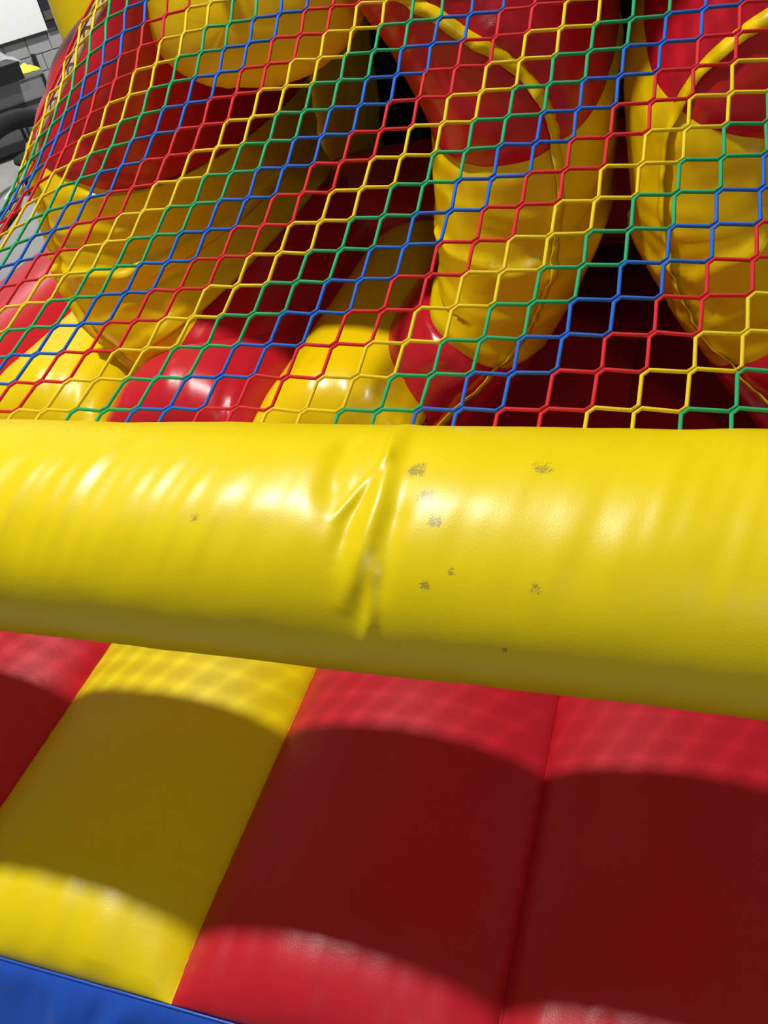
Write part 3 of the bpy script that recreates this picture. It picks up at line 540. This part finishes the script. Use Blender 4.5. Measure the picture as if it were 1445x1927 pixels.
-340,834,-626 -329,873,-599 -318,912,-573 -309,951,-547 -301,991,-521 -293,1031,-495 -286,1071,-469 -280,1112,-443 -275,1153,-418 -271,1195,-392 -267,1236,-368 -263,1278,-343 -260,1320,-319 -257,1362,-295 -254,1405,-271 -252,1448,-247 -250,1492,-222 -249,1535,-196 -248,1579,-170 -247,1623,-144 -246,1667,-117 -246,1710,-90 -246,1754,-63 -246,1797,-36 -246,1840,-9 -246,1884,18 -246,1927,45 -247,1970,72 -247,2012,99 -247,2055,126 -247,2098,152 -248,2141,179 -248,2184,206
-287,834,-625 -277,873,-598 -268,912,-571 -259,952,-545 -251,991,-519 -245,1032,-494 -239,1072,-468 -233,1113,-442 -228,1155,-417 -224,1196,-392 -220,1238,-367 -217,1280,-343 -214,1322,-319 -211,1364,-295 -208,1407,-271 -205,1450,-247 -203,1494,-222 -202,1538,-196 -201,1582,-170 -200,1626,-144 -199,1669,-117 -199,1713,-91 -198,1756,-64 -198,1800,-37 -198,1843,-10 -198,1886,17 -198,1929,44 -198,1972,71 -198,2015,98 -198,2058,125 -198,2101,152 -198,2143,179 -199,2186,206
-234,835,-623 -225,874,-597 -216,913,-570 -209,953,-544 -202,993,-518 -195,1033,-492 -190,1074,-467 -185,1115,-441 -181,1157,-416 -177,1199,-392 -174,1240,-367 -171,1282,-343 -168,1325,-319 -164,1367,-296 -161,1410,-271 -159,1454,-247 -157,1498,-221 -155,1541,-196 -154,1585,-170 -153,1629,-144 -152,1672,-118 -151,1716,-91 -151,1759,-64 -150,1803,-37 -150,1846,-11 -150,1889,16 -149,1932,43 -149,1975,70 -149,2018,97 -149,2061,124 -149,2103,151 -149,2146,178 -149,2189,205
-180,835,-621 -172,875,-595 -164,915,-568 -157,955,-542 -152,995,-516 -146,1036,-491 -142,1077,-466 -137,1118,-441 -134,1160,-416 -130,1202,-392 -127,1244,-368 -124,1286,-344 -121,1329,-319 -118,1372,-296 -115,1415,-271 -112,1458,-247 -110,1502,-221 -108,1546,-196 -107,1589,-170 -106,1633,-144 -105,1676,-118 -104,1719,-91 -103,1763,-65 -102,1806,-38 -102,1849,-11 -101,1892,16 -101,1935,43 -101,1978,69 -101,2021,96 -101,2064,123 -100,2106,150 -100,2149,177 -100,2192,204
-127,836,-620 -119,876,-594 -112,916,-567 -107,956,-542 -101,997,-516 -97,1039,-491 -93,1080,-466 -90,1122,-441 -87,1164,-417 -83,1207,-392 -81,1249,-368 -78,1292,-344 -75,1335,-320 -71,1377,-296 -68,1421,-271 -66,1464,-247 -64,1507,-222 -62,1551,-196 -60,1594,-170 -59,1637,-144 -57,1680,-118 -56,1723,-92 -55,1766,-65 -55,1809,-39 -54,1852,-12 -53,1895,15 -53,1938,42 -53,1981,69 -52,2024,96 -52,2067,122 -52,2109,149 -51,2152,176 -51,2195,203
-73,836,-619 -67,877,-593 -61,918,-568 -56,959,-542 -52,1000,-517 -48,1042,-492 -44,1084,-467 -42,1127,-442 -39,1170,-418 -36,1213,-393 -33,1256,-369 -31,1299,-345 -28,1342,-321 -25,1385,-296 -22,1428,-272 -19,1470,-247 -17,1513,-222 -15,1556,-196 -13,1599,-171 -12,1642,-145 -10,1685,-119 -9,1728,-92 -8,1770,-66 -7,1813,-39 -6,1856,-13 -5,1899,14 -5,1942,41 -4,1985,68 -4,2027,95 -3,2070,121 -3,2113,148 -2,2155,175 -2,2198,202
-20,837,-619 -15,878,-594 -9,920,-568 -5,961,-544 -1,1004,-519 2,1047,-494 5,1090,-469 7,1133,-444 9,1177,-420 11,1220,-395 14,1264,-371 16,1307,-346 19,1350,-322 22,1393,-297 25,1435,-272 28,1477,-247 30,1519,-222 32,1562,-197 34,1604,-171 36,1647,-145 37,1689,-119 38,1732,-93 40,1775,-66 41,1818,-40 42,1860,-13 42,1903,13 43,1946,40 44,1988,67 45,2031,94 45,2074,120 46,2116,147 46,2159,174 47,2201,201
34,838,-619 38,880,-594 42,923,-569 46,965,-545 49,1009,-520 52,1052,-496 54,1096,-471 56,1140,-447 58,1185,-422 59,1228,-398 61,1271,-373 64,1314,-348 66,1357,-323 69,1400,-298 72,1442,-273 74,1484,-248 77,1526,-222 79,1568,-197 81,1610,-171 83,1652,-146 84,1695,-119 86,1737,-93 87,1779,-67 88,1822,-41 89,1865,-14 90,1907,12 91,1950,39 92,1992,66 93,2035,93 94,2077,119 94,2120,146 95,2162,173 96,2205,200
87,841,-619 90,883,-595 93,927,-571 96,970,-546 99,1014,-522 101,1058,-498 103,1102,-474 105,1147,-449 106,1191,-425 108,1235,-400 110,1278,-375 112,1321,-350 114,1364,-324 117,1406,-299 119,1448,-274 122,1490,-249 124,1532,-223 126,1574,-198 128,1616,-172 130,1658,-146 132,1700,-120 133,1742,-94 135,1784,-68 136,1827,-41 137,1869,-15 138,1911,12 139,1954,38 140,1996,65 141,2039,92 142,2081,118 143,2124,145 144,2166,172 144,2209,198
139,844,-621 142,887,-596 144,931,-572 147,975,-548 149,1019,-524 151,1064,-500 152,1108,-475 154,1153,-451 155,1197,-426 157,1241,-402 158,1285,-376 160,1328,-351 162,1370,-326 164,1412,-300 167,1454,-275 169,1496,-249 171,1538,-224 173,1580,-198 175,1621,-172 177,1663,-147 179,1705,-121 180,1747,-95 182,1789,-68 183,1832,-42 185,1874,-16 186,1916,11 187,1958,37 188,2001,64 189,2043,90 190,2085,117 191,2128,144 192,2170,170 193,2212,197
191,848,-622 193,892,-598 195,936,-574 197,980,-550 198,1025,-526 200,1069,-501 201,1114,-477 203,1159,-453 204,1203,-428 205,1247,-403 207,1290,-378 209,1333,-353 210,1376,-327 212,1418,-302 215,1460,-276 217,1502,-250 219,1544,-225 221,1585,-199 223,1627,-173 225,1669,-147 226,1711,-121 228,1753,-95 229,1795,-69 231,1837,-43 232,1879,-16 234,1921,10 235,1963,36 236,2005,63 237,2047,89 238,2090,116 239,2132,143 240,2174,169 241,2216,196
242,852,-624 243,897,-600 245,941,-576 247,986,-551 248,1030,-527 249,1075,-503 251,1120,-478 252,1164,-454 253,1208,-429 254,1252,-404 256,1296,-379 257,1339,-354 259,1381,-328 261,1424,-303 263,1466,-277 264,1508,-251 266,1549,-226 268,1591,-200 270,1633,-174 272,1674,-148 274,1716,-122 275,1758,-96 277,1800,-70 279,1842,-44 280,1884,-17 281,1926,9 283,1968,35 284,2010,62 285,2052,88 286,2094,115 287,2136,141 289,2178,168 290,2220,194
292,858,-626 294,902,-602 295,947,-577 296,991,-553 297,1036,-529 299,1080,-504 300,1125,-480 301,1169,-455 302,1213,-430 303,1257,-405 304,1301,-380 306,1344,-355 307,1387,-329 309,1429,-304 311,1471,-278 312,1513,-252 314,1555,-227 316,1597,-201 318,1638,-175 320,1680,-149 321,1722,-123 323,1763,-97 325,1805,-71 326,1847,-44 328,1889,-18 329,1931,8 330,1972,34 332,2014,61 333,2056,87 334,2098,114 336,2140,140 337,2182,167 338,2224,193
343,863,-628 344,908,-603 345,952,-579 346,997,-555 347,1041,-530 348,1086,-506 349,1130,-481 350,1175,-456 351,1219,-432 352,1262,-406 353,1306,-381 355,1349,-356 356,1392,-330 357,1434,-305 359,1477,-279 361,1519,-253 362,1560,-228 364,1602,-202 366,1644,-176 367,1685,-150 369,1727,-124 371,1769,-98 372,1810,-72 374,1852,-45 375,1894,-19 377,1936,7 378,1977,33 380,2019,60 381,2061,86 382,2103,113 384,2145,139 385,2187,165 386,2229,192
393,869,-630 394,913,-605 395,958,-581 396,1002,-556 396,1047,-532 397,1091,-507 398,1136,-483 399,1180,-458 400,1224,-433 401,1267,-408 402,1311,-382 403,1354,-357 405,1397,-331 406,1439,-306 407,1482,-280 409,1524,-254 410,1566,-229 412,1607,-203 414,1649,-177 415,1691,-151 417,1732,-125 418,1774,-99 420,1816,-72 422,1857,-46 423,1899,-20 425,1941,6 426,1982,32 427,2024,59 429,2066,85 430,2108,111 432,2150,138 433,2191,164 434,2233,191
443,875,-632 443,919,-607 444,964,-583 445,1008,-558 446,1052,-533 447,1097,-509 447,1141,-484 448,1185,-459 449,1229,-434 450,1272,-409 451,1316,-383 452,1359,-358 453,1402,-332 454,1444,-307 456,1487,-281 457,1529,-255 458,1571,-229 460,1613,-204 461,1654,-178 463,1696,-152 465,1738,-126 466,1779,-100 468,1821,-73 469,1863,-47 471,1904,-21 472,1946,5 474,1987,31 475,2029,58 477,2071,84 478,2112,110 480,2154,137 481,2196,163 482,2238,189
492,881,-634 493,925,-609 494,969,-584 494,1014,-560 495,1058,-535 496,1102,-510 497,1146,-485 497,1190,-460 498,1234,-435 499,1277,-410 500,1321,-384 501,1364,-359 502,1407,-333 503,1449,-308 504,1492,-282 505,1534,-256 507,1576,-230 508,1618,-205 510,1660,-179 511,1701,-153 513,1743,-127 514,1785,-100 516,1826,-74 517,1868,-48 519,1909,-22 520,1951,4 522,1992,30 523,2034,57 525,2076,83 526,2117,109 527,2159,135 529,2201,162 530,2242,188
542,887,-636 543,931,-611 543,975,-586 544,1019,-561 544,1063,-536 545,1107,-511 546,1151,-486 546,1195,-461 547,1239,-436 548,1282,-411 549,1326,-385 550,1369,-360 550,1412,-334 551,1454,-309 553,1497,-283 554,1539,-257 555,1581,-231 556,1623,-206 558,1665,-180 559,1707,-154 560,1748,-128 562,1790,-101 563,1831,-75 565,1873,-49 566,1914,-23 568,1956,3 569,1998,29 571,2039,56 572,2081,82 574,2122,108 575,2164,134 577,2205,161 578,2247,187
592,893,-638 592,937,-613 593,981,-588 593,1025,-563 594,1069,-538 594,1113,-513 595,1157,-488 595,1200,-462 596,1244,-437 597,1287,-412 597,1331,-387 598,1374,-361 599,1416,-335 600,1459,-310 601,1502,-284 602,1544,-258 603,1586,-232 605,1628,-206 606,1670,-181 607,1712,-155 608,1753,-128 610,1795,-102 611,1837,-76 613,1878,-50 614,1920,-24 616,1961,2 617,2003,28 619,2044,54 620,2086,81 622,2127,107 623,2169,133 625,2210,159 626,2252,186
641,899,-640 642,943,-614 642,987,-589 642,1030,-564 643,1074,-539 643,1118,-514 644,1162,-489 644,1206,-464 645,1249,-438 646,1292,-413 646,1336,-388 647,1379,-362 648,1421,-336 649,1464,-311 650,1507,-285 651,1549,-259 652,1591,-233 653,1633,-207 654,1675,-182 655,1717,-156 657,1759,-129 658,1800,-103 659,1842,-77 661,1883,-51 662,1925,-25 664,1966,1 665,2008,27 667,2049,53 668,2091,80 670,2132,106 671,2174,132 672,2215,158 674,2257,184
690,904,-641 691,948,-616 691,992,-591 692,1036,-566 692,1080,-541 693,1124,-516 693,1167,-490 694,1211,-465 694,1254,-440 695,1297,-414 695,1341,-389 696,1384,-363 697,1426,-337 697,1469,-312 698,1512,-286 699,1554,-260 700,1596,-234 701,1638,-208 702,1680,-182 703,1722,-157 705,1764,-130 706,1805,-104 707,1847,-78 709,1889,-52 710,1930,-26 711,1971,0 713,2013,26 714,2054,52 716,2096,78 717,2137,105 719,2179,131 720,2220,157 722,2262,183
740,910,-643 740,954,-618 741,998,-593 741,1042,-567 741,1085,-542 742,1129,-517 742,1172,-492 743,1216,-466 743,1259,-441 743,1302,-415 744,1346,-390 745,1388,-364 745,1431,-338 746,1474,-313 747,1517,-287 747,1559,-261 748,1601,-235 749,1643,-209 750,1685,-183 751,1727,-157 753,1769,-131 754,1811,-105 755,1852,-79 756,1894,-53 758,1935,-27 759,1977,-1 761,2018,25 762,2059,51 764,2101,77 765,2142,104 767,2184,130 768,2225,156 770,2266,182
789,916,-645 790,960,-620 790,1004,-594 790,1047,-569 791,1091,-544 791,1134,-518 791,1178,-493 792,1221,-467 792,1264,-442 792,1307,-416 793,1351,-391 793,1393,-365 794,1436,-339 795,1479,-314 795,1521,-288 796,1564,-262 797,1606,-236 798,1648,-210 799,1690,-184 800,1732,-158 801,1774,-132 802,1816,-106 803,1857,-80 804,1899,-54 806,1940,-28 807,1982,-2 809,2023,24 810,2065,50 811,2106,76 813,2147,102 814,2189,129 816,2230,155 817,2271,181
839,922,-647 839,966,-621 839,1009,-596 839,1053,-571 840,1096,-545 840,1140,-520 840,1183,-494 841,1226,-469 841,1269,-443 841,1313,-418 842,1356,-392 842,1398,-366 843,1441,-341 843,1484,-315 844,1526,-289 844,1569,-263 845,1611,-237 846,1653,-211 847,1695,-185 848,1737,-159 849,1779,-133 850,1821,-107 851,1862,-81 852,1904,-55 854,1945,-29 855,1987,-3 856,2028,23 858,2070,49 859,2111,75 861,2152,101 862,2194,127 864,2235,153 865,2276,180
"""
LP = [[Vector([int(c) / 1000 for c in p.split(',')]) for p in ln.split()] for ln in LAT.strip().split('\n')]
I0, J0 = -30, -2; NI, NJ = len(LP), len(LP[0])
def node(i, j): return LP[i - I0][j - J0]
def inside(i, j): return 0 <= i - I0 < NI and 0 <= j - J0 < NJ
def ei(i, j):
    a, b = max(i - 1, I0), min(i + 1, I0 + NI - 1); return (node(b, j) - node(a, j)) / (b - a)
def ej(i, j):
    a, b = max(j - 1, J0), min(j + 1, J0 + NJ - 1); return (node(i, b) - node(i, a)) / (b - a)
net = root('safety_net', (-0.5, 1.3, -0.35), 'knotless safety net of yellow, green, blue and red cords above the tube', 'net')
RC = 0.0026
CK = ['cy', 'cg', 'cb', 'cr']
def imin(j):                                      # the left border cuts in towards the top
    return I0 if j <= 12 else (-28 if j == 13 else min(-23, -27 + (j - 14)))
for k in range(I0 - (J0 + NJ - 1), I0 + NI - 1 - J0 + 1):
    path = []
    # walk the staircase between diagonals k and k+1
    for j in range(J0, J0 + NJ):
        for i in (k + j, k + j + 1):
            if not inside(i, j) or i < imin(j): continue
            p, a, b = node(i, j), ei(i, j), ej(i, j)
            side = RC * 0.9 if i - j == k else -RC * 0.9      # beside its neighbour at the joint
            off = (a.normalized() - b.normalized()).normalized() * side
            path += [p - (a + b) * 0.072 + off, p + (a + b) * 0.072 + off]
    if len(path) < 4: continue
    # small sag / irregularity
    path = [p + Vector((nz(p.x * 9, p.y * 9, k) * 0.0012, nz(p.x * 9, p.y * 9, k + 9) * 0.0012, nz(p.x * 9, p.y * 9, k + 30) * 0.0012)) for p in path]
    v, f = sweep(path, RC, 7)
    mesh_obj('cord', v, f, M[CK[((k + 1) // 2) % 4]], net)
# webbing hems along the free edges
def ribbon(pts, dirs, w, th):
    vv = []
    for p, d in zip(pts, dirs):
        d = d.normalized(); n_ = Vector((0.3, -0.6, 0.7)).normalized()
        for (s, t) in ((-0.2, -1), (0.8, -1), (0.8, 1), (-0.2, 1)): vv.append(tuple(p + d * (s * w) + n_ * (t * th)))
    return vv, grid_faces(len(pts), 4, True) + [(3, 2, 1, 0), tuple((len(pts) - 1) * 4 + a for a in range(4))]
jj = range(J0, J0 + NJ)
bd = [node(imin(j), j) + Vector((0.004, 0.006, -0.005)) for j in jj]
dd = [(ei(imin(j), j) * (1 if j > 10 else -0.8) + Vector((0, 0.004, -0.012))) for j in jj]
v, f = ribbon(bd, dd, 0.036, 0.0012); mesh_obj('hem_webbing', v, f, M['webbing'], net)
tn = node(-29, 11); tl = Vector((-0.03, 0.012, -0.012)); td = (node(-29, 10) - tn).normalized() * 0.034
vv = []
for a_ in (0, 1):
    for b_ in (0, 0.5, 1): vv.append(tn + tl * a_ + td * b_ + Vector((0, 0.004 * math.sin(3 * b_ + a_), 0)))
vv += [p + Vector((0.0004, -0.0008, 0.0006)) for p in vv]
f = [(0, 1, 4, 3), (1, 2, 5, 4), (6, 9, 10, 7), (7, 10, 11, 8), (0, 6, 7, 1), (1, 7, 8, 2), (3, 4, 10, 9), (4, 5, 11, 10), (0, 3, 9, 6), (2, 8, 11, 5)]
mesh_obj('care_tag', [tuple(p) for p in vv], f, M['white'], net, False)['label'] = 'white care tag sewn to the hem'
ii = range(I0, I0 + NI); jt = J0 + NJ - 1
ii = range(imin(jt), I0 + NI)
v, f = ribbon([node(i, jt) for i in ii], [ej(i, jt) for i in ii], 0.03, 0.0012); mesh_obj('hem_webbing', v, f, M['webbing'], net)
v, f = ribbon([node(I0 + NI - 1, j) for j in jj], [ei(I0 + NI - 1, j) for j in jj], 0.03, 0.0012); mesh_obj('hem_webbing', v, f, M['webbing'], net)
